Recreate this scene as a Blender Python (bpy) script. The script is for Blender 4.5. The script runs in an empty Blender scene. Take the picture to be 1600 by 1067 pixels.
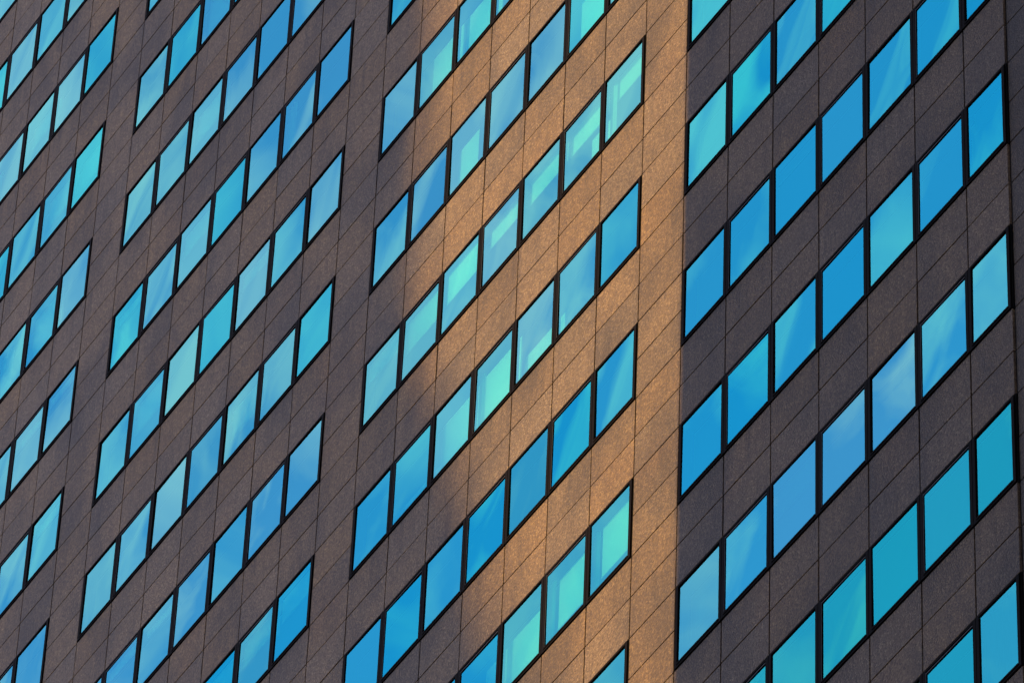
import bpy, math, random
from mathutils import Matrix, Vector
R = math.radians
sc = bpy.context.scene
col = sc.collection

# ------------------------------------------------------------------ camera
Z0 = 119.6                        # height of grid line 0 above the street
cam_d = bpy.data.cameras.new("camera")
cam = bpy.data.objects.new("camera", cam_d); col.objects.link(cam); sc.camera = cam
cam_d.sensor_width = 36.0
cam_d.lens = 36.0 * 11134.186 / 1600.0
cam_d.clip_start = 0.5; cam_d.clip_end = 5000
B = ((0.5325372971949587, 0.6138492221197085, 0.5827462222951917),
     (0.8458055718097148, -0.41188419933555465, -0.33906391880197223),
     (0.031889838380423544, 0.6734541846634691, -0.7385407905913747))
m = Matrix(B).to_4x4(); m.translation = Vector((74.398798, -40.30773471, Z0 - 117.93690512))
cam.matrix_world = m

# ------------------------------------------------------------------ light
SUN_EL = 24.0
SX, SY = -0.15, -1.0              # horizontal direction towards the sun
TE = math.tan(R(SUN_EL)) * math.hypot(SX, SY)
sun_d = bpy.data.lights.new("sun", 'SUN'); sun = bpy.data.objects.new("sun", sun_d); col.objects.link(sun)
sun_d.energy = 3.1; sun_d.angle = R(0.5); sun_d.color = (1.0, 0.61, 0.20)
to_sun = Vector((SX, SY, TE)).normalized()
sun.rotation_euler = to_sun.to_track_quat('Z', 'Y').to_euler()
sun.location = (0, -60, 160)

world = bpy.data.worlds.new("World"); sc.world = world; world.use_nodes = True
wt = world.node_tree; wt.nodes.clear()
def N(t, typ, **kw):
    n = t.nodes.new(typ)
    for k, v in kw.items(): setattr(n, k, v)
    return n
sky = N(wt, 'ShaderNodeTexSky', sky_type='NISHITA'); sky.sun_disc = False
sky.sun_elevation = R(SUN_EL); sky.sun_rotation = math.atan2(SX, SY)
sky.air_density = 1.0; sky.dust_density = 0.4; sky.ozone_density = 4.0
tc = N(wt, 'ShaderNodeTexCoord')
mp = N(wt, 'ShaderNodeMapping'); mp.inputs['Scale'].default_value = (1.0, 1.0, 1.9)
n1 = N(wt, 'ShaderNodeTexNoise'); n1.inputs['Scale'].default_value = 20; n1.inputs['Detail'].default_value = 5; n1.inputs['Roughness'].default_value = 0.55; n1.inputs['Distortion'].default_value = 0.6
# banks of cloud and clear gaps: (direction, angular radius, thickness)
CLOUDS = [((-0.5964, -0.27289, 0.75488), 0.037, 0.22999999999999998), ((-0.59622, -0.30387, 0.74309), 0.0269, 0.19), ((-0.56999, -0.33376, 0.75081), 0.0258, 0.19), ((-0.59274, -0.32633, 0.73632), 0.0225, 0.18), ((-0.61887, -0.29006, 0.72998), 0.0191, 0.08), ((-0.54547, -0.3616, 0.75611), 0.0101, 0.1), ((-0.55268, -0.38802, 0.73755), 0.0168, 0.08), ((-0.58659, -0.37732, 0.71662), 0.0191, 0.11), ((-0.61569, -0.32127, 0.71952), 0.0123, 0.06), ((-0.54843, -0.34847, 0.76012), 0.0135, 0.1), ((-0.53596, -0.36601, 0.76077), 0.02101, -0.24), ((-0.55421, -0.37394, 0.74365), 0.023430000000000003, -0.24), ((-0.61978, -0.33807, 0.70822), 0.0292, -0.16), ((-0.53072, -0.37974, 0.75771), 0.02475, -0.24), ((-0.57157, -0.36939, 0.73271), 0.01848, -0.24), ((-0.57074, -0.30945, 0.76059), 0.0123, -0.12), ((-0.6277, -0.31107, 0.7136), 0.0225, -0.12), ((-0.57058, -0.4011, 0.71663), 0.033363000000000004, -0.24), ((-0.59953, -0.35251, 0.71854), 0.0191, -0.12), ((-0.57166, -0.29608, 0.76521), 0.0146, -0.1), ((-0.64056, -0.29507, 0.70896), 0.0168, -0.1)]
acc = n1.outputs['Fac']
nrm = N(wt, 'ShaderNodeVectorMath', operation='NORMALIZE'); wt.links.new(tc.outputs['Generated'], nrm.inputs[0])
n0 = N(wt, 'ShaderNodeTexNoise'); n0.inputs['Scale'].default_value = 28; n0.inputs['Detail'].default_value = 3; wt.links.new(nrm.outputs[0], n0.inputs['Vector'])
wob = N(wt, 'ShaderNodeVectorMath', operation='MULTIPLY_ADD'); wob.inputs[1].default_value = (0.03,) * 3
wt.links.new(n0.outputs['Color'], wob.inputs[0]); wt.links.new(nrm.outputs[0], wob.inputs[2])
for c_, r_, a_ in CLOUDS:
    dn = N(wt, 'ShaderNodeVectorMath', operation='DISTANCE'); dn.inputs[1].default_value = tuple(q + 0.015 for q in c_); wt.links.new(wob.outputs[0], dn.inputs[0])
    mr = N(wt, 'ShaderNodeMapRange', interpolation_type='SMOOTHSTEP'); mr.inputs['From Min'].default_value = 0; mr.inputs['From Max'].default_value = r_
    mr.inputs['To Min'].default_value = a_; mr.inputs['To Max'].default_value = 0; wt.links.new(dn.outputs['Value'], mr.inputs['Value'])
    ad = N(wt, 'ShaderNodeMath', operation='ADD'); wt.links.new(acc, ad.inputs[0]); wt.links.new(mr.outputs['Result'], ad.inputs[1]); acc = ad.outputs[0]
cr = N(wt, 'ShaderNodeValToRGB'); cr.color_ramp.elements[0].position = 0.40; cr.color_ramp.elements[1].position = 0.68
cr.color_ramp.elements[0].color = (0, 0, 0, 1); cr.color_ramp.elements[1].color = (1, 1, 1, 1)
mx = N(wt, 'ShaderNodeMix', data_type='RGBA')
mx.inputs['B'].default_value = (3.5, 2.75, 3.2, 1)
bg = N(wt, 'ShaderNodeBackground'); bg.inputs['Strength'].default_value = 0.15
out = N(wt, 'ShaderNodeOutputWorld')
L = wt.links.new
L(tc.outputs['Generated'], mp.inputs['Vector']); L(mp.outputs['Vector'], n1.inputs['Vector'])
L(acc, cr.inputs['Fac']); L(cr.outputs['Color'], mx.inputs['Factor'])
L(sky.outputs['Color'], mx.inputs['A']); L(mx.outputs['Result'], bg.inputs['Color']); L(bg.outputs['Background'], out.inputs['Surface'])

sc.view_settings.view_transform = 'Standard'; sc.view_settings.look = 'None'
sc.view_settings.gamma = 1.0; sc.view_settings.exposure = 1.22
sc.view_settings.use_curve_mapping = False

# ------------------------------------------------------------------ materials
def mat(name):
    mm = bpy.data.materials.new(name); mm.use_nodes = True
    t = mm.node_tree; t.nodes.clear()
    o = N(t, 'ShaderNodeOutputMaterial')
    return mm, t, o
def simple(name, c, rough=0.5, metal=0.0, var=0.0, scale=3.0, spec=0.5):
    mm, t, o = mat(name)
    p = N(t, 'ShaderNodeBsdfPrincipled'); p.inputs['Base Color'].default_value = (*c, 1)
    p.inputs['Roughness'].default_value = rough; p.inputs['Metallic'].default_value = metal
    if var:
        g = N(t, 'ShaderNodeNewGeometry'); n = N(t, 'ShaderNodeTexNoise'); n.inputs['Scale'].default_value = scale; n.inputs['Detail'].default_value = 4
        r = N(t, 'ShaderNodeMapRange'); r.inputs['To Min'].default_value = 1 - var; r.inputs['To Max'].default_value = 1 + var
        x = N(t, 'ShaderNodeMix', data_type='RGBA', blend_type='MULTIPLY'); x.inputs['Factor'].default_value = 1; x.inputs['A'].default_value = (*c, 1)
        t.links.new(g.outputs['Position'], n.inputs['Vector']); t.links.new(n.outputs['Fac'], r.inputs['Value'])
        t.links.new(r.outputs['Result'], x.inputs['B']); t.links.new(x.outputs['Result'], p.inputs['Base Color'])
    p.inputs['Specular IOR Level'].default_value = spec
    t.links.new(p.outputs['BSDF'], o.inputs['Surface'])
    return mm

def granite():
    mm, t, o = mat('exposed_aggregate')
    K = t.links.new
    g = N(t, 'ShaderNodeNewGeometry')
    at = N(t, 'ShaderNodeAttribute', attribute_name='tone')      # r,g = slab tone, b = pattern offset
    sep = N(t, 'ShaderNodeSeparateColor'); K(at.outputs['Color'], sep.inputs['Color'])
    off = N(t, 'ShaderNodeMath', operation='MULTIPLY'); off.inputs[1].default_value = 37.0; K(sep.outputs['Blue'], off.inputs[0])
    add = N(t, 'ShaderNodeVectorMath', operation='ADD'); K(g.outputs['Position'], add.inputs[0]); K(off.outputs[0], add.inputs[1])
    # pebbles
    vo = N(t, 'ShaderNodeTexVoronoi'); vo.inputs['Scale'].default_value = 40; K(add.outputs[0], vo.inputs['Vector'])
    sp = N(t, 'ShaderNodeSeparateColor'); K(vo.outputs['Color'], sp.inputs['Color'])
    ramp = N(t, 'ShaderNodeValToRGB'); e = ramp.color_ramp.elements
    e[0].position = 0.0; e[0].color = (0.0675, 0.0425, 0.0204, 1); e[1].position = 1.0; e[1].color = (0.2558, 0.1824, 0.0895, 1)
    for pos, c in ((0.22, (0.0971, 0.0625, 0.0315, 1)), (0.5, (0.1251, 0.0814, 0.0395, 1)), (0.82, (0.1558, 0.1061, 0.0512, 1))):
        q = e.new(pos); q.color = c
    K(sp.outputs['Red'], ramp.inputs['Fac'])
    # finer grain
    nf = N(t, 'ShaderNodeTexNoise'); nf.inputs['Scale'].default_value = 20; nf.inputs['Detail'].default_value = 5; nf.inputs['Roughness'].default_value = 0.75; K(add.outputs[0], nf.inputs['Vector'])
    rf = N(t, 'ShaderNodeMapRange'); rf.inputs['From Min'].default_value = 0.3; rf.inputs['From Max'].default_value = 0.7; rf.inputs['To Min'].default_value = 0.72; rf.inputs['To Max'].default_value = 1.28; K(nf.outputs['Fac'], rf.inputs['Value'])
    m1 = N(t, 'ShaderNodeMix', data_type='RGBA', blend_type='MULTIPLY'); m1.inputs['Factor'].default_value = 1; K(ramp.outputs['Color'], m1.inputs['A']); K(rf.outputs['Result'], m1.inputs['B'])
    # slab tone
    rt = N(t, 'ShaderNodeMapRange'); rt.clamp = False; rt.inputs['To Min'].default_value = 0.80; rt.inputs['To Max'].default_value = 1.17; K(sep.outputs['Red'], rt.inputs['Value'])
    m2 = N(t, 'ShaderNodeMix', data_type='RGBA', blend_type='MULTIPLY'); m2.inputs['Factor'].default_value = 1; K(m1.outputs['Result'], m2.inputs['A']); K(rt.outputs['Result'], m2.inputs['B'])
    # slab hue: ochre against pink-grey
    hu = N(t, 'ShaderNodeMix', data_type='RGBA'); hu.inputs['A'].default_value = (1.08, 0.97, 0.80, 1); hu.inputs['B'].default_value = (0.93, 0.96, 1.20, 1); K(sep.outputs['Green'], hu.inputs['Factor'])
    m3 = N(t, 'ShaderNodeMix', data_type='RGBA', blend_type='MULTIPLY'); m3.inputs['Factor'].default_value = 1; K(m2.outputs['Result'], m3.inputs['A']); K(hu.outputs['Result'], m3.inputs['B'])
    # weathering: large soft blotches, running down the wall
    mpp = N(t, 'ShaderNodeMapping'); mpp.inputs['Scale'].default_value = (0.55, 0.55, 0.26); K(g.outputs['Position'], mpp.inputs['Vector'])
    nl = N(t, 'ShaderNodeTexNoise'); nl.inputs['Scale'].default_value = 1.0; nl.inputs['Detail'].default_value = 6; nl.inputs['Roughness'].default_value = 0.62; nl.inputs['Distortion'].default_value = 0.5; K(mpp.outputs[0], nl.inputs['Vector'])
    rl = N(t, 'ShaderNodeValToRGB'); q = rl.color_ramp.elements; q[0].position = 0.36; q[0].color = (0.50, 0.50, 0.55, 1); q[1].position = 0.56; q[1].color = (1, 1, 1, 1); K(nl.outputs['Fac'], rl.inputs['Fac'])
    m4 = N(t, 'ShaderNodeMix', data_type='RGBA', blend_type='MULTIPLY'); m4.inputs['Factor'].default_value = 1; K(m3.outputs['Result'], m4.inputs['A']); K(rl.outputs['Color'], m4.inputs['B'])
    # rust-brown stains
    ns = N(t, 'ShaderNodeTexNoise'); ns.inputs['Scale'].default_value = 0.45; ns.inputs['Detail'].default_value = 5; K(g.outputs['Position'], ns.inputs['Vector'])
    rs = N(t, 'ShaderNodeMapRange'); rs.inputs['From Min'].default_value = 0.56; rs.inputs['From Max'].default_value = 0.72; rs.inputs['To Max'].default_value = 0.55; K(ns.outputs['Fac'], rs.inputs['Value'])
    m5 = N(t, 'ShaderNodeMix', data_type='RGBA', blend_type='MULTIPLY'); m5.inputs['B'].default_value = (1.0, 0.83, 0.66, 1); K(rs.outputs['Result'], m5.inputs['Factor']); K(m4.outputs['Result'], m5.inputs['A'])
    # thin vertical rain streaks
    mp2 = N(t, 'ShaderNodeMapping'); mp2.inputs['Scale'].default_value = (7.0, 7.0, 0.35); K(add.outputs[0], mp2.inputs['Vector'])
    n2 = N(t, 'ShaderNodeTexNoise'); n2.inputs['Scale'].default_value = 1; n2.inputs['Detail'].default_value = 3; K(mp2.outputs[0], n2.inputs['Vector'])
    r2 = N(t, 'ShaderNodeMapRange'); r2.inputs['From Min'].default_value = 0.35; r2.inputs['From Max'].default_value = 0.65; r2.inputs['To Min'].default_value = 0.92; r2.inputs['To Max'].default_value = 1.06; K(n2.outputs['Fac'], r2.inputs['Value'])
    m6 = N(t, 'ShaderNodeMix', data_type='RGBA', blend_type='MULTIPLY'); m6.inputs['Factor'].default_value = 1; K(m5.outputs['Result'], m6.inputs['A']); K(r2.outputs['Result'], m6.inputs['B'])
    # run-off below the sills
    sx = N(t, 'ShaderNodeSeparateXYZ'); K(g.outputs['Position'], sx.inputs[0])
    zz = N(t, 'ShaderNodeMath', operation='SUBTRACT'); zz.inputs[1].default_value = 119.6 + 3.6 * 0.25 - 3.6 * 60; K(sx.outputs['Z'], zz.inputs[0])
    fr = N(t, 'ShaderNodeMath', operation='MODULO'); fr.inputs[1].default_value = 3.6; K(zz.outputs[0], fr.inputs[0])
    rd_ = N(t, 'ShaderNodeMapRange'); rd_.inputs['From Min'].default_value = 2.3; rd_.inputs['From Max'].default_value = 3.6; K(fr.outputs[0], rd_.inputs['Value'])
    mp3 = N(t, 'ShaderNodeMapping'); mp3.inputs['Scale'].default_value = (3.2, 3.2, 0.10); K(g.outputs['Position'], mp3.inputs['Vector'])
    n3 = N(t, 'ShaderNodeTexNoise'); n3.inputs['Scale'].default_value = 1; n3.inputs['Detail'].default_value = 5; n3.inputs['Roughness'].default_value = 0.7; K(mp3.outputs[0], n3.inputs['Vector'])
    r3 = N(t, 'ShaderNodeMapRange'); r3.inputs['From Min'].default_value = 0.52; r3.inputs['From Max'].default_value = 0.66; K(n3.outputs['Fac'], r3.inputs['Value'])
    ml = N(t, 'ShaderNodeMath', operation='MULTIPLY'); K(rd_.outputs[0], ml.inputs[0]); K(r3.outputs[0], ml.inputs[1])
    m7 = N(t, 'ShaderNodeMix', data_type='RGBA', blend_type='MULTIPLY'); m7.inputs['B'].default_value = (0.55, 0.54, 0.56, 1); K(ml.outputs[0], m7.inputs['Factor']); K(m6.outputs['Result'], m7.inputs['A'])
    m6 = m7
    p = N(t, 'ShaderNodeBsdfPrincipled'); p.inputs['Roughness'].default_value = 0.62; p.inputs['Specular IOR Level'].default_value = 0.35
    K(m6.outputs['Result'], p.inputs['Base Color'])
    bu = N(t, 'ShaderNodeBump'); bu.inputs['Strength'].default_value = 0.8; bu.inputs['Distance'].default_value = 0.012
    K(vo.outputs['Distance'], bu.inputs['Height']); bu.invert = True; K(bu.outputs['Normal'], p.inputs['Normal'])
    K(p.outputs['BSDF'], o.inputs['Surface'])
    return mm

def glass():
    mm, t, o = mat('blue_coated_glass')
    gl = N(t, 'ShaderNodeBsdfGlossy'); gl.inputs['Roughness'].default_value = 0.0
    # pane tints carry painted reflection tones: azure, neutral and sea-green
    at = N(t, 'ShaderNodeAttribute', attribute_name='tone'); sp = N(t, 'ShaderNodeSeparateColor'); t.links.new(at.outputs['Color'], sp.inputs['Color'])
    rp = N(t, 'ShaderNodeValToRGB'); q = rp.color_ramp.elements; q[0].position = 0.0; q[0].color = (0.05, 0.94, 1.0, 1); q[1].position = 1.0; q[1].color = (0.06, 1.0, 0.80, 1)
    w = q.new(0.35); w.color = (0.13, 0.98, 1.0, 1); w = q.new(0.62); w.color = (0.26, 0.96, 0.98, 1)
    t.links.new(sp.outputs['Red'], rp.inputs['Fac']); t.links.new(rp.outputs['Color'], gl.inputs['Color'])
    tr = N(t, 'ShaderNodeBsdfTransparent'); tr.inputs['Color'].default_value = (0.38, 0.95, 0.80, 1)
    x = N(t, 'ShaderNodeMixShader')
    fr = N(t, 'ShaderNodeFresnel'); fr.inputs['IOR'].default_value = 2.2
    r = N(t, 'ShaderNodeMapRange'); r.inputs['To Min'].default_value = 0.42; r.inputs['To Max'].default_value = 1.0
    t.links.new(fr.outputs['Fac'], r.inputs['Value']); t.links.new(r.outputs['Result'], x.inputs['Fac'])
    t.links.new(tr.outputs[0], x.inputs[1]); t.links.new(gl.outputs[0], x.inputs[2]); t.links.new(x.outputs[0], o.inputs['Surface'])
    return mm

M_STONE = granite()
M_GLASS = glass()
M_SEAL = simple('black_sealant', (0.006, 0.006, 0.006), 0.9, spec=0.05)
M_BRONZE = simple('dark_bronze_frame', (0.0055, 0.0045, 0.004), 0.6, 0.0, 0.25, 2.0, 0.02)
M_BEAD = simple('worn_bronze_edge', (0.06, 0.055, 0.055), 0.4, 0.2)
M_BACK = simple('dark_backing_wall', (0.03, 0.028, 0.028), 0.9)
M_CEIL = simple('office_ceiling', (0.62, 0.62, 0.58), 0.8, 0, 0.1, 1.5)
M_CARPET = simple('office_floor', (0.12, 0.12, 0.13), 0.9, 0, 0.2, 4)
M_BLIND = simple('pale_blind_fabric', (0.74, 0.80, 0.70), 0.85, 0, 0.05, 5)
M_BLIND2 = simple('green_blind_fabric', (0.42, 0.88, 0.66), 0.85, 0, 0.05, 5)
M_CURTAIN = simple('pale_curtain', (0.62, 0.68, 0.62), 0.9, 0, 0.08, 6)
M_ROOF = simple('roof_gravel', (0.25, 0.24, 0.22), 0.95, 0, 0.3, 5)
M_ASPH = simple('asphalt', (0.05, 0.05, 0.052), 0.9, 0, 0.35, 2)
M_PAVE = simple('concrete_paving', (0.28, 0.27, 0.25), 0.9, 0, 0.2, 1.2)
M_CONC = simple('pale_shade_tower_concrete', (0.36, 0.34, 0.31), 0.8, 0, 0.2, 0.3)
M_DARK = simple('dark_shade_tower_cladding', (0.05, 0.045, 0.042), 0.7, 0, 0.2, 0.3)  # dark so the added shade towers bounce little light
M_DGLASS = simple('dark_window_band', (0.03, 0.05, 0.07), 0.08, 0.0)

# ------------------------------------------------------------------ helpers
class MB:
    def __init__(s): s.v = []; s.f = []; s.mi = []; s.mats = []; s.tone = []
    def mid(s, mt):
        if mt not in s.mats: s.mats.append(mt)
        return s.mats.index(mt)
    def face(s, pts, mt, tone=None):
        b = len(s.v); s.v += [tuple(p) for p in pts]; s.f.append(tuple(range(b, b + len(pts)))); s.mi.append(s.mid(mt)); s.tone.append(tone)
    def box(s, x0, x1, y0, y1, z0, z1, mt):
        b = len(s.v)
        s.v += [(x0, y0, z0), (x1, y0, z0), (x1, y1, z0), (x0, y1, z0), (x0, y0, z1), (x1, y0, z1), (x1, y1, z1), (x0, y1, z1)]
        k = s.mid(mt)
        for q in ((0, 3, 2, 1), (4, 5, 6, 7), (0, 1, 5, 4), (1, 2, 6, 5), (2, 3, 7, 6), (3, 0, 4, 7)):
            s.f.append(tuple(b + a for a in q)); s.mi.append(k); s.tone.append(None)
    def slab(s, x0, x1, z0, z1, y, th, tone, mt, bev=0.005):
        """cladding slab facing -Y with a small arris on its front edges"""
        b = len(s.v); k = s.mid(mt)
        s.v += [(x0 + bev, y, z0 + bev), (x1 - bev, y, z0 + bev), (x1 - bev, y, z1 - bev), (x0 + bev, y, z1 - bev)]
        s.v += [(x0, y + bev, z0), (x1, y + bev, z0), (x1, y + bev, z1), (x0, y + bev, z1)]
        s.v += [(x0, y + th, z0), (x1, y + th, z0), (x1, y + th, z1), (x0, y + th, z1)]
        qs = [(0, 1, 2, 3)]
        for a in (0, 4):
            for c in range(4):
                d = (c + 1) % 4
                qs.append((a + d, a + c, a + 4 + c, a + 4 + d))
        for q in qs: s.f.append(tuple(b + a for a in q)); s.mi.append(k); s.tone.append(tone)
    def mesh(s, name, smooth=False):
        me = bpy.data.meshes.new(name); me.from_pydata(s.v, [], s.f)
        for mt in s.mats: me.materials.append(mt)
        me.polygons.foreach_set('material_index', s.mi)
        if smooth: me.polygons.foreach_set('use_smooth', [True] * len(s.f))
        if any(tn is not None for tn in s.tone):
            at = me.color_attributes.new('tone', 'FLOAT_COLOR', 'CORNER'); d = []
            for f, tn in zip(s.f, s.tone):
                tn = tn or (0.5, 0.5, 0.0)
                for _ in f: d += [tn[0], tn[1], tn[2], 1.0]
            at.data.foreach_set('color', d)
        me.update(); return me
def obj(name, me, parent=None, loc=(0, 0, 0)):
    o = bpy.data.objects.new(name, me); col.objects.link(o); o.location = loc
    if parent: o.parent = parent
    return o
def thing(name, label, cat, loc=(0, 0, 0)):
    o = bpy.data.objects.new(name, None); col.objects.link(o); o.location = loc
    o['label'] = label; o['category'] = cat; return o

# ------------------------------------------------------------------ the grid of the facade
W = 1.2997249384887177          # one module
F = 3.6                         # one storey = four courses of slabs
C4 = F / 4
LAST = 0.817                    # the window beside the corner strip is narrower
def gx(i): return i * W if i <= 14 else (14 + LAST) * W + (i - 15) * W
def gz(q): return Z0 + q * C4   # q = course line, 4 per storey
I0, I1 = -32, 17                # modules built, left to right
J0, J1 = -33, 7                 # storeys built
def is_win(i): return i < 15 and (i % 8) != 7
random.seed(11)

tower = thing('office_tower', 'brown stone office tower with rows of blue reflecting windows and a sunlit band', 'building')

# cladding slabs
wb = MB(); GAP = 0.012
def slab_tone(i, q):
    # some slabs come from another batch: whole lifts share a hue
    a = random.gauss(0.5, 0.2)
    h = min(1, max(0, random.gauss(0.5, 0.3)))
    a = min(1, max(0, a))
    if i >= 15: a = -0.75            # light falloff at the right edge painted into the corner strip's tone
    return (a, h, random.random())
for i in range(I0, I1):
    x0, x1 = gx(i), gx(i + 1)
    for q in range(4 * J0, 4 * J1):
        jj = q % 4                       # 0: from spandrel middle up to the sill, 1,2: window, 3: above the head
        if is_win(i) and jj in (1, 2): continue
        dy = random.uniform(0, 0.004)
        # joints step a hair, as hung slabs do
        ex = random.uniform(-0.0025, 0.0025)
        gl = max(0.007, GAP + random.gauss(0, 0.0025)) + (0.008 if i == 15 else 0)
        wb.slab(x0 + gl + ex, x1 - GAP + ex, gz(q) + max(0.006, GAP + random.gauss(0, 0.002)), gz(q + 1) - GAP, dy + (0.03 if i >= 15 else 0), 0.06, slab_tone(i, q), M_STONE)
# backing behind spandrels and piers, sealant round the openings
for j in range(J0, J1 + 1):
    wb.box(gx(I0), gx(I1), 0.045, 0.30, gz(4 * j - 1) + 0.004, gz(4 * j + 1) - 0.004, M_BACK)
for j in range(J0, J1):
    i = I0
    za, zb = gz(4 * j + 1) - 0.004, gz(4 * j + 3) + 0.004
    while i < I1:
        if is_win(i): i += 1; continue
        k = i
        while k < I1 and not is_win(k): k += 1
        wb.box(gx(i) + 0.001, gx(k) - 0.001, 0.046, 0.29, za, zb, M_BACK); i = k
SE = 0.028
for j in range(J0, J1):
    for b in range(-4, 2):
        a, c = gx(8 * b), gx(min(8 * b + 7, 15))
        if a < gx(I0) - .1: continue
        za, zb = gz(4 * j + 1), gz(4 * j + 3)
        wb.box(a - 0.006, a + SE, 0.012, 0.05, za + .02, zb - .02, M_SEAL); wb.box(c - SE, c + 0.006, 0.012, 0.05, za + .02, zb - .02, M_SEAL)
        wb.box(a - 0.006, c + 0.006, 0.012, 0.05, za - 0.006, za + 0.02, M_SEAL); wb.box(a - 0.006, c + 0.006, 0.012, 0.05, zb - 0.02, zb + 0.006, M_SEAL)
obj('wall', wb.mesh('wall'), tower)

# the rest of the tower's body: end walls, rear, roof, base
bb = MB()
XL, XR, DEP = gx(I0), gx(I1), 30.0
ZB, ZT = gz(4 * J0 - 1), gz(4 * J1)
bb.box(XL - 0.3, XL, 0.0, DEP, 0, ZT + 1.2, M_CONC); bb.box(XR, XR + 0.3, 0.0, DEP, 0, ZT + 1.2, M_CONC)
bb.box(XL, XR, DEP - .3, DEP, 0, ZT + 1.2, M_CONC); bb.box(XL, XR, 0.0, 0.3, 0, ZB, M_CONC)
obj('side_wall', bb.mesh('side_wall'), tower)
rb = MB(); rb.box(XL, XR, 0.0, DEP - .3, ZT + F * .25 + .02, ZT + F * .25 + .4, M_ROOF); obj('roof', rb.mesh('roof'), tower)

# floors: ceiling above each window band, floor below, a rear office wall
for j in range(J0, J1 + 1):
    fb = MB()
    fb.box(XL, XR, 0.30, 7.0, gz(4 * j) - 0.62, gz(4 * j) - 0.50, M_CEIL)
    fb.box(XL, XR, 0.301, 7.0, gz(4 * j) - 0.499, gz(4 * j) + 0.05, M_CARPET)
    if -16 <= j <= 3: obj('floor_slab', fb.mesh('floor_slab'), tower)
cb = MB(); cb.box(XL, XR, 7.01, 7.2, ZB, ZT, M_BACK)
obj('core_wall', cb.mesh('core_wall'), tower)

# ------------------------------------------------------------------ windows
H = 2 * C4
HFR = 0.066
def frame_mb(mb, w, left_end, right_end, sash, ox=0, oz=0):
    """window frame in its opening; local origin at the lower left corner of the opening, wall face at y=0"""
    l = SE if left_end else 0.006; r = w - (SE if right_end else 0.006)
    zb, zt = 0.018, H - 0.018
    fl, fh, fs = HFR, 0.042, 0.085
    yf, yb = -0.012, 0.07
    def bx(a, b, c, d, e, f, mt): mb.box(ox + a, ox + b, c, d, oz + e, oz + f, mt)
    bx(l, l + fl, yf, yb, zb, zt, M_BRONZE); bx(r - fl, r, yf, yb, zb, zt, M_BRONZE)
    bx(l + fl, r - fl, yf, yb, zt - fh, zt, M_BRONZE); bx(l + fl, r - fl, yf, yb, zb, zb + fs, M_BRONZE)
    # sill nosing, one step proud
    bx(l + fl, r - fl, yf - 0.010, yf - 0.0005, zb + fs * .55, zb + fs - .006, M_BRONZE)
    # glazing beads
    g0, g1, h0, h1 = l + fl, r - fl, zb + fs, zt - fh
    if sash:
        s1, s2 = 0.014, 0.046
        bx(g0, g0 + s1, -0.004, 0.05, h0, h1, M_BRONZE); bx(g1 - s1, g1, -0.004, 0.05, h0, h1, M_BRONZE)
        bx(g0 + s1, g1 - s1, -0.004, 0.05, h1 - s2, h1 - .008, M_BRONZE); bx(g0 + s1, g1 - s1, -0.004, 0.05, h0, h0 + s1, M_BRONZE)
        bx(g0 + s1, g1 - s1, -0.007, -0.0045, h1 - s2 + .004, h1 - s2 + .012, M_BEAD)
        bx(g0 + s1 - .010, g0 + s1 - .003, -0.007, -0.0045, h0, h1 - .01, M_BEAD)
        g0 += s1; g1 -= s1; h0 += s1; h1 -= s2
    return g0, g1, h0, h1
def pane_grid(mb, g0, g1, h0, h1, seed, ox=0, oz=0, y=0.008, n=7, tint=0.3):
    """a sheet of glass, bowed and racked by a millimetre or two as sealed units are"""
    rr = random.Random(seed)
    bow = rr.uniform(-0.0034, 0.0038); tx = rr.gauss(0, 0.0020); tz = rr.gauss(0, 0.0020); tw = rr.gauss(0, 0.0007)
    cu = rr.uniform(-.25, .25); cv = rr.uniform(-.25, .25)
    b = len(mb.v); k = mb.mid(M_GLASS)
    for a in range(n + 1):
        for c in range(n + 1):
            u, v = c / n, a / n
            U, V = 2 * u - 1, 2 * v - 1
            d = bow * (1 - (U - cu) ** 2) * (1 - (V - cv) ** 2) + tx * U + tz * V + tw * U * V
            mb.v.append((ox + g0 - .003 + (g1 - g0 + .006) * u, y + d * 0.9, oz + h0 - .003 + (h1 - h0 + .006) * v))
    for a in range(n):
        for c in range(n):
            q = b + a * (n + 1) + c
            mb.f.append((q, q + 1, q + n + 2, q + n + 1)); mb.mi.append(k); mb.tone.append((tint, 0, 0))
def blind_mb(mb, x0, x1, z0, z1, y, curtain=False, ox=0, oz=0, M_BLIND=M_BLIND):
    if curtain:
        n = max(6, int((x1 - x0) / 0.03)); pts = []
        for a in range(n + 1):
            x = x0 + (x1 - x0) * a / n; pts.append((x, y + 0.022 * math.sin(a * 1.35) + 0.006 * math.sin(a * .5)))
        for (xa, ya), (xb, yb) in zip(pts, pts[1:]):
            mb.face([(ox + xa, ya, oz + z0), (ox + xb, yb, oz + z0), (ox + xb, yb, oz + z1), (ox + xa, ya, oz + z1)], M_CURTAIN)
            mb.face([(ox + xb, yb + .004, oz + z0), (ox + xa, ya + .004, oz + z0), (ox + xa, ya + .004, oz + z1), (ox + xb, yb + .004, oz + z1)], M_CURTAIN)
    else:
        mb.box(ox + x0, ox + x1, y, y + 0.006, oz + z0, oz + z1, M_BLIND)
        mb.box(ox + x0, ox + x1, y - 0.012, y - 0.0005, oz + z0, oz + z0 + 0.025, M_BLIND)

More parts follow.
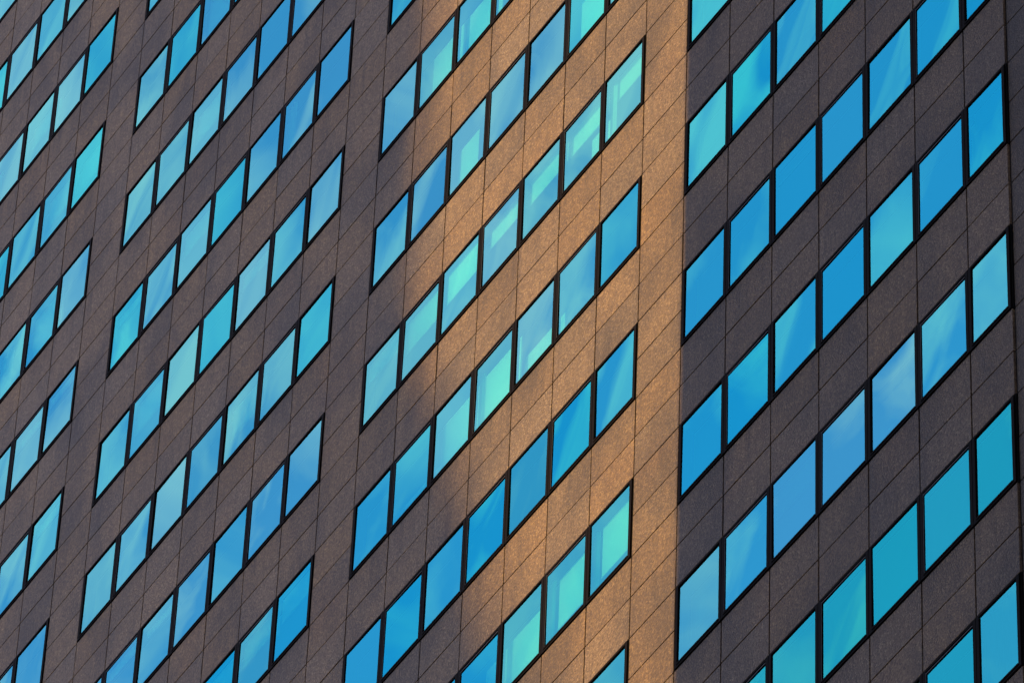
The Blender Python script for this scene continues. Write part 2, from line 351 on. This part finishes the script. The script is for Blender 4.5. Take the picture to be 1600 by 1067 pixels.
# blinds seen in the photograph: (module, storey) -> list of (kind, left, right, bottom, top, depth) in metres inside the opening
BL = {
 (6, -8): [('b', .05, 1.25, 1.20, 1.80, .16), ('c', .02, .26, .1, 1.8, .14)],
 (5, -8): [('b', .05, 1.25, 1.15, 1.80, .16), ('b', .62, 1.28, .3, 1.1, .22)],
 (4, -8): [('b', .05, 1.25, 1.15, 1.80, .16)],
 (3, -8): [('b', .05, 1.25, 1.20, 1.80, .15)],
 (2, -8): [('b', .0, 1.25, .95, 1.75, .10)],
 (1, -8): [('b', .02, 1.28, .90, 1.70, .10)],
 (0, -8): [('b', .05, 1.25, 1.25, 1.75, .08)],
 (2, -7): [('b', .02, .7, .1, 1.5, .20)],
 (5, -7): [('b', .1, 1.3, .2, 1.65, .22)],
 (1, -6): [('b', .2, 1.3, .2, 1.55, .20)],
 (2, -6): [('b', .0, 1.3, .1, 1.60, .22)],
 (2, -9): [('b', .0, 1.28, .1, 1.62, .20)],
 (3, -9): [('b', .1, 1.28, .1, 1.60, .18), ('c', -.05, .12, .1, 1.7, .15)],
 (4, -9): [('b', .0, 1.28, .1, 1.0, .22)],
 (1, -9): [('b', .0, 1.28, .1, .75, .22)],
 (3, -11): [('b', .6, 1.28, .1, 1.4, .18)],
 (4, -11): [('b', .0, 1.28, .1, 1.45, .18)],
 (5, -11): [('b', .18, 1.28, .5, 1.65, .18), ('c', -.05, .1, .1, 1.7, .14)],
 (6, -11): [('b', .18, 1.28, .55, 1.70, .16), ('c', -.05, .1, .1, 1.7, .14)],
 (8, -9): [('b', .30, 1.28, .85, 1.5, .18)],
 (9, -9): [('b', .0, 1.28, .9, 1.7, .15)],
 (10, -9): [('b', .0, 1.28, .85, 1.75, .12)],
 (11, -9): [('b', .0, 1.28, .9, 1.75, .12)],
 (8, -8): [('b', .2, 1.28, .5, 1.6, .18)],
 (8, -12): [('b', .30, 1.28, .75, 1.4, .18)],
 (9, -12): [('b', .0, 1.28, 1.1, 1.6, .12)],
 (10, -12): [('b', .0, 1.28, 1.1, 1.7, .12)],
 (12, -12): [('b', .0, 1.28, .1, 1.2, .14)],
 (14, -14): [('c', .0, 1.1, .05, 1.75, .10)],
 (-2, -9): [('b', .05, 1.25, 1.15, 1.75, .12)],
 (-3, -9): [('b', .05, 1.25, 1.15, 1.75, .12)],
 (-4, -10): [('b', .05, 1.25, 1.15, 1.75, .12)],
 (-4, -9): [('b', .05, 1.25, 1.15, 1.75, .12)],
}
for a in range(8, 15): BL[(a, -13)] = [('b', .0, (1.28 if a < 14 else 1.04), .05, 1.70, .10)]
rb_ = random.Random(5)
for j in range(-20, 6):
    for i in range(-26, 15):
        if is_win(i) and (i, j) not in BL:
            u = rb_.random(); w = (gx(i + 1) - gx(i)) - .03
            if (i < 0 and u < .16) or (i > 8 and u < .07):
                z0 = rb_.choice((.1, .9, 1.1, 1.25))
                BL[(i, j)] = [('b', .03, w, z0, 1.72, rb_.choice((.12, .16, .2)))]
            elif (i < 0 and u < .36) or (i >= 8 and u < .42):
                BL[(i, j)] = [('b', .03, w, rb_.choice((1.36, 1.45, 1.5)), 1.73, rb_.choice((.08, .12)))]
            elif u > .95 and not (0 <= i < 7): BL[(i, j)] = [('c', .0, rb_.choice((.3, .5)), .05, 1.75, .13)]

# which windows are in the picture, and how large they show
camM = m.inverted(); f_px = 11134.186
def proj(x, z):
    p = camM @ Vector((x, 0, z)); return (800 + f_px * p.x / -p.z, 533.5 - f_px * p.y / -p.z)
def clip_area(poly):
    for ax, lim, sg in ((0, 0, 1), (0, 1600, -1), (1, 0, 1), (1, 1067, -1)):
        o = []
        for a, b in zip(poly, poly[1:] + poly[:1]):
            da, db = sg * (a[ax] - lim), sg * (b[ax] - lim)
            if da >= 0: o.append(a)
            if da * db < 0:
                t = da / (da - db); o.append((a[0] + t * (b[0] - a[0]), a[1] + t * (b[1] - a[1])))
        poly = o
        if not poly: return 0
    return abs(sum(a[0] * b[1] - b[0] * a[1] for a, b in zip(poly, poly[1:] + poly[:1]))) / 2
wins = []
for j in range(J0, J1):
    for i in range(I0, 15):
        if not is_win(i): continue
        x0, x1, z0, z1 = gx(i), gx(i + 1), gz(4 * j + 1), gz(4 * j + 3)
        wins.append((clip_area([proj(x0, z0), proj(x1, z0), proj(x1, z1), proj(x0, z1)]), i, j))
wins.sort(key=lambda a: -a[0])
print('windows in view', sum(a[0] > 0 for a in wins), 'built', len(wins))

def kind_of(i):
    b = i % 8
    return (b == 0, b == 6, b % 2 == 1)
frame_cache = {}
rt_ = random.Random(8)
def tint_of(i, j):
    """pane tint by region: reflected sky and interior tones put into the colour"""
    if i >= 8 and j <= -13: return min(1, max(0, rt_.gauss(0.93, 0.05)))
    if i >= 8: return rt_.choice((0.0, 0.1, 0.15, 0.2, 0.25, 0.3)) if j > -12 else rt_.choice((0.4, 0.62, 0.5, 0.7))
    if 0 <= i < 7: return rt_.choice((0.3, 0.5, 0.62, 0.62, 0.7)) if j > -10 else rt_.choice((0.0, 0.1, 0.3, 0.8))
    if i < 0 and j <= -9: return rt_.choice((0.0, 0.1, 0.3, 0.3, 0.75))
    return rt_.choice((0.2, 0.45, 0.55, 0.62, 0.62, 0.68))
def get_frame(i):
    k = (*kind_of(i), i == 14)
    if k not in frame_cache:
        mb = MB(); g = frame_mb(mb, gx(i + 1) - gx(i), k[0], k[1], k[2]); frame_cache[k] = (mb.mesh('window_frame'), g)
    return k, frame_cache[k]
for n_, (area, i, j) in enumerate(wins[:100]):
    k, (fm, g) = get_frame(i)
    w = obj('window', fm, tower, (gx(i), 0, gz(4 * j + 1)))
    s = (k, random.randrange(1 << 30)); mb = MB(); pane_grid(mb, *g, s[1], tint=tint_of(i, j)); pm = mb.mesh('pane', True)
    obj('pane', pm, w)
    if (i, j) in BL:
        for kind, a, b, c, d, y in BL[(i, j)]:
            mb = MB(); blind_mb(mb, a, b, c, d, y, kind == 'c', M_BLIND=M_BLIND2 if j == -13 else M_BLIND)
            obj('curtain' if kind == 'c' else 'blind', mb.mesh('blind'), w)
fm, pm, bm = MB(), MB(), MB()
for area, i, j in wins[100:]:
    l, r_, s_ = kind_of(i)
    ox, oz = gx(i), gz(4 * j + 1)
    g = frame_mb(fm, gx(i + 1) - gx(i), l, r_, s_, ox, oz)
    near = -20 < j < 5 and i > -26
    pane_grid(pm, *g, random.randrange(1 << 30), ox, oz, n=7 if near else 2, tint=tint_of(i, j))
    for kind, a, b, c, d, y in BL.get((i, j), []): blind_mb(bm, a, b, c, d, y, kind == 'c', ox, oz, M_BLIND2 if j == -13 and i > 7 else M_BLIND)
rest = obj('window', fm.mesh('windows_far'), tower); rest['kind'] = 'stuff'
o = obj('pane', pm.mesh('panes_far', True), rest); o['kind'] = 'stuff'
o = obj('blind', bm.mesh('blinds_far'), rest); o['kind'] = 'stuff'

# ------------------------------------------------------------------ street and the unseen shade towers across it
def structure(name, mb):
    o = obj(name, mb.mesh(name)); o['kind'] = 'structure'; return o
gb = MB(); gb.face([(-1500, -1500, 0), (1500, -1500, 0), (1500, 1500, 0), (-1500, 1500, 0)], M_PAVE); structure('ground', gb)
rd = MB(); rd.face([(-600, -17, .004), (600, -17, .004), (600, -6, .004), (-600, -6, .004)], M_ASPH); structure('road', rd)
pv = MB(); pv.box(-600, 600, -6, -0.02, 0.001, .13, M_PAVE); pv.box(-600, 600, -23.9, -17, 0.001, .13, M_PAVE); structure('pavement', pv)

def opposite(name, label, prof, y0, y1, floor=3.8, M_CONC=M_CONC):
    """unseen shade building of a given front outline (x, z) between two depths, with window bands on its street side"""
    t = thing(name, label, 'building', (prof[0][0], y1, 0)); ox = prof[0][0]
    mb = MB(); P = [(x - ox, z) for x, z in prof]; n = len(P); d = y0 - y1
    mb.face([(x, 0, z) for x, z in P][::-1], M_CONC); mb.face([(x, d, z) for x, z in P], M_CONC)
    for a in range(n):
        (xa, za), (xb, zb) = P[a], P[(a + 1) % n]
        mb.face([(xa, 0, za), (xb, 0, zb), (xb, d, zb), (xa, d, za)], M_CONC)
    obj('wall', mb.mesh('wall'), t)
    wb2 = MB(); z = 4.0; zt = max(p[1] for p in P)
    while z < zt - 3:
        xs = []
        for a in range(n):
            (xa, za), (xb, zb) = P[a], P[(a + 1) % n]
            if (za - z - 1.6) * (zb - z - 1.6) < 0: xs.append(xa + (xb - xa) * (z + 1.6 - za) / (zb - za))
        if len(xs) >= 2:
            x = min(xs) + .8; xe = max(xs) - .8
            while x + 2.6 <= xe:
                wb2.box(x, x + 2.2, .002, .03, z, z + 1.7, M_DGLASS); x += 3.0
        z += floor
    o = obj('window', wb2.mesh('window'), t); o['kind'] = 'stuff'  # window bands of the added unseen shade building
    return t
# unseen tower added across the street to the right: its left edge throws the sharp right limit of the sunlit band
xe = 8 * W + SX * 24.0
opposite('right_shade_tower', 'dark unseen tower added close across the street to shade the right bay', [(xe, 0), (xe + 14, 0), (xe + 14, Z0 + 70), (xe, Z0 + 70)], -38.0, -24.0, M_CONC=M_DARK)
# far down, unseen: its outline is shaped to throw the soft left limit
D = 220.0
def sh(x, z): return (x + SX * D, z + TE * D)
pts = [sh(-40, 0)[0], sh(1.3 * W, 0)[0]]
a1 = sh(1.35 * W, gz(-28)); a3 = sh(10 * W, gz(-73))
mid = [sh(1.9 * W, gz(-31.5)), sh(2.2 * W, gz(-34)), sh(3.2 * W, gz(-37)), sh(3.5 * W, gz(-41)), sh(4.7 * W, gz(-44.5))]
opposite('left_shade_tower', 'unseen distant concrete tower, sloping shoulder shaped to shade the left bays', [(pts[0], 0), (a3[0], 0), a3, *mid[::-1], a1, (a1[0], Z0 + 125), (pts[0], Z0 + 125)], -220.0, -200.0)
opposite('skylight_blocker', 'unseen wide dark block added behind the camera to cut skylight', [(9, 0), (112, 0), (112, Z0 + 90), (9, Z0 + 90)], -75.0, -46.0, M_CONC=M_DARK)  # added out of view to block skylight from the right bay
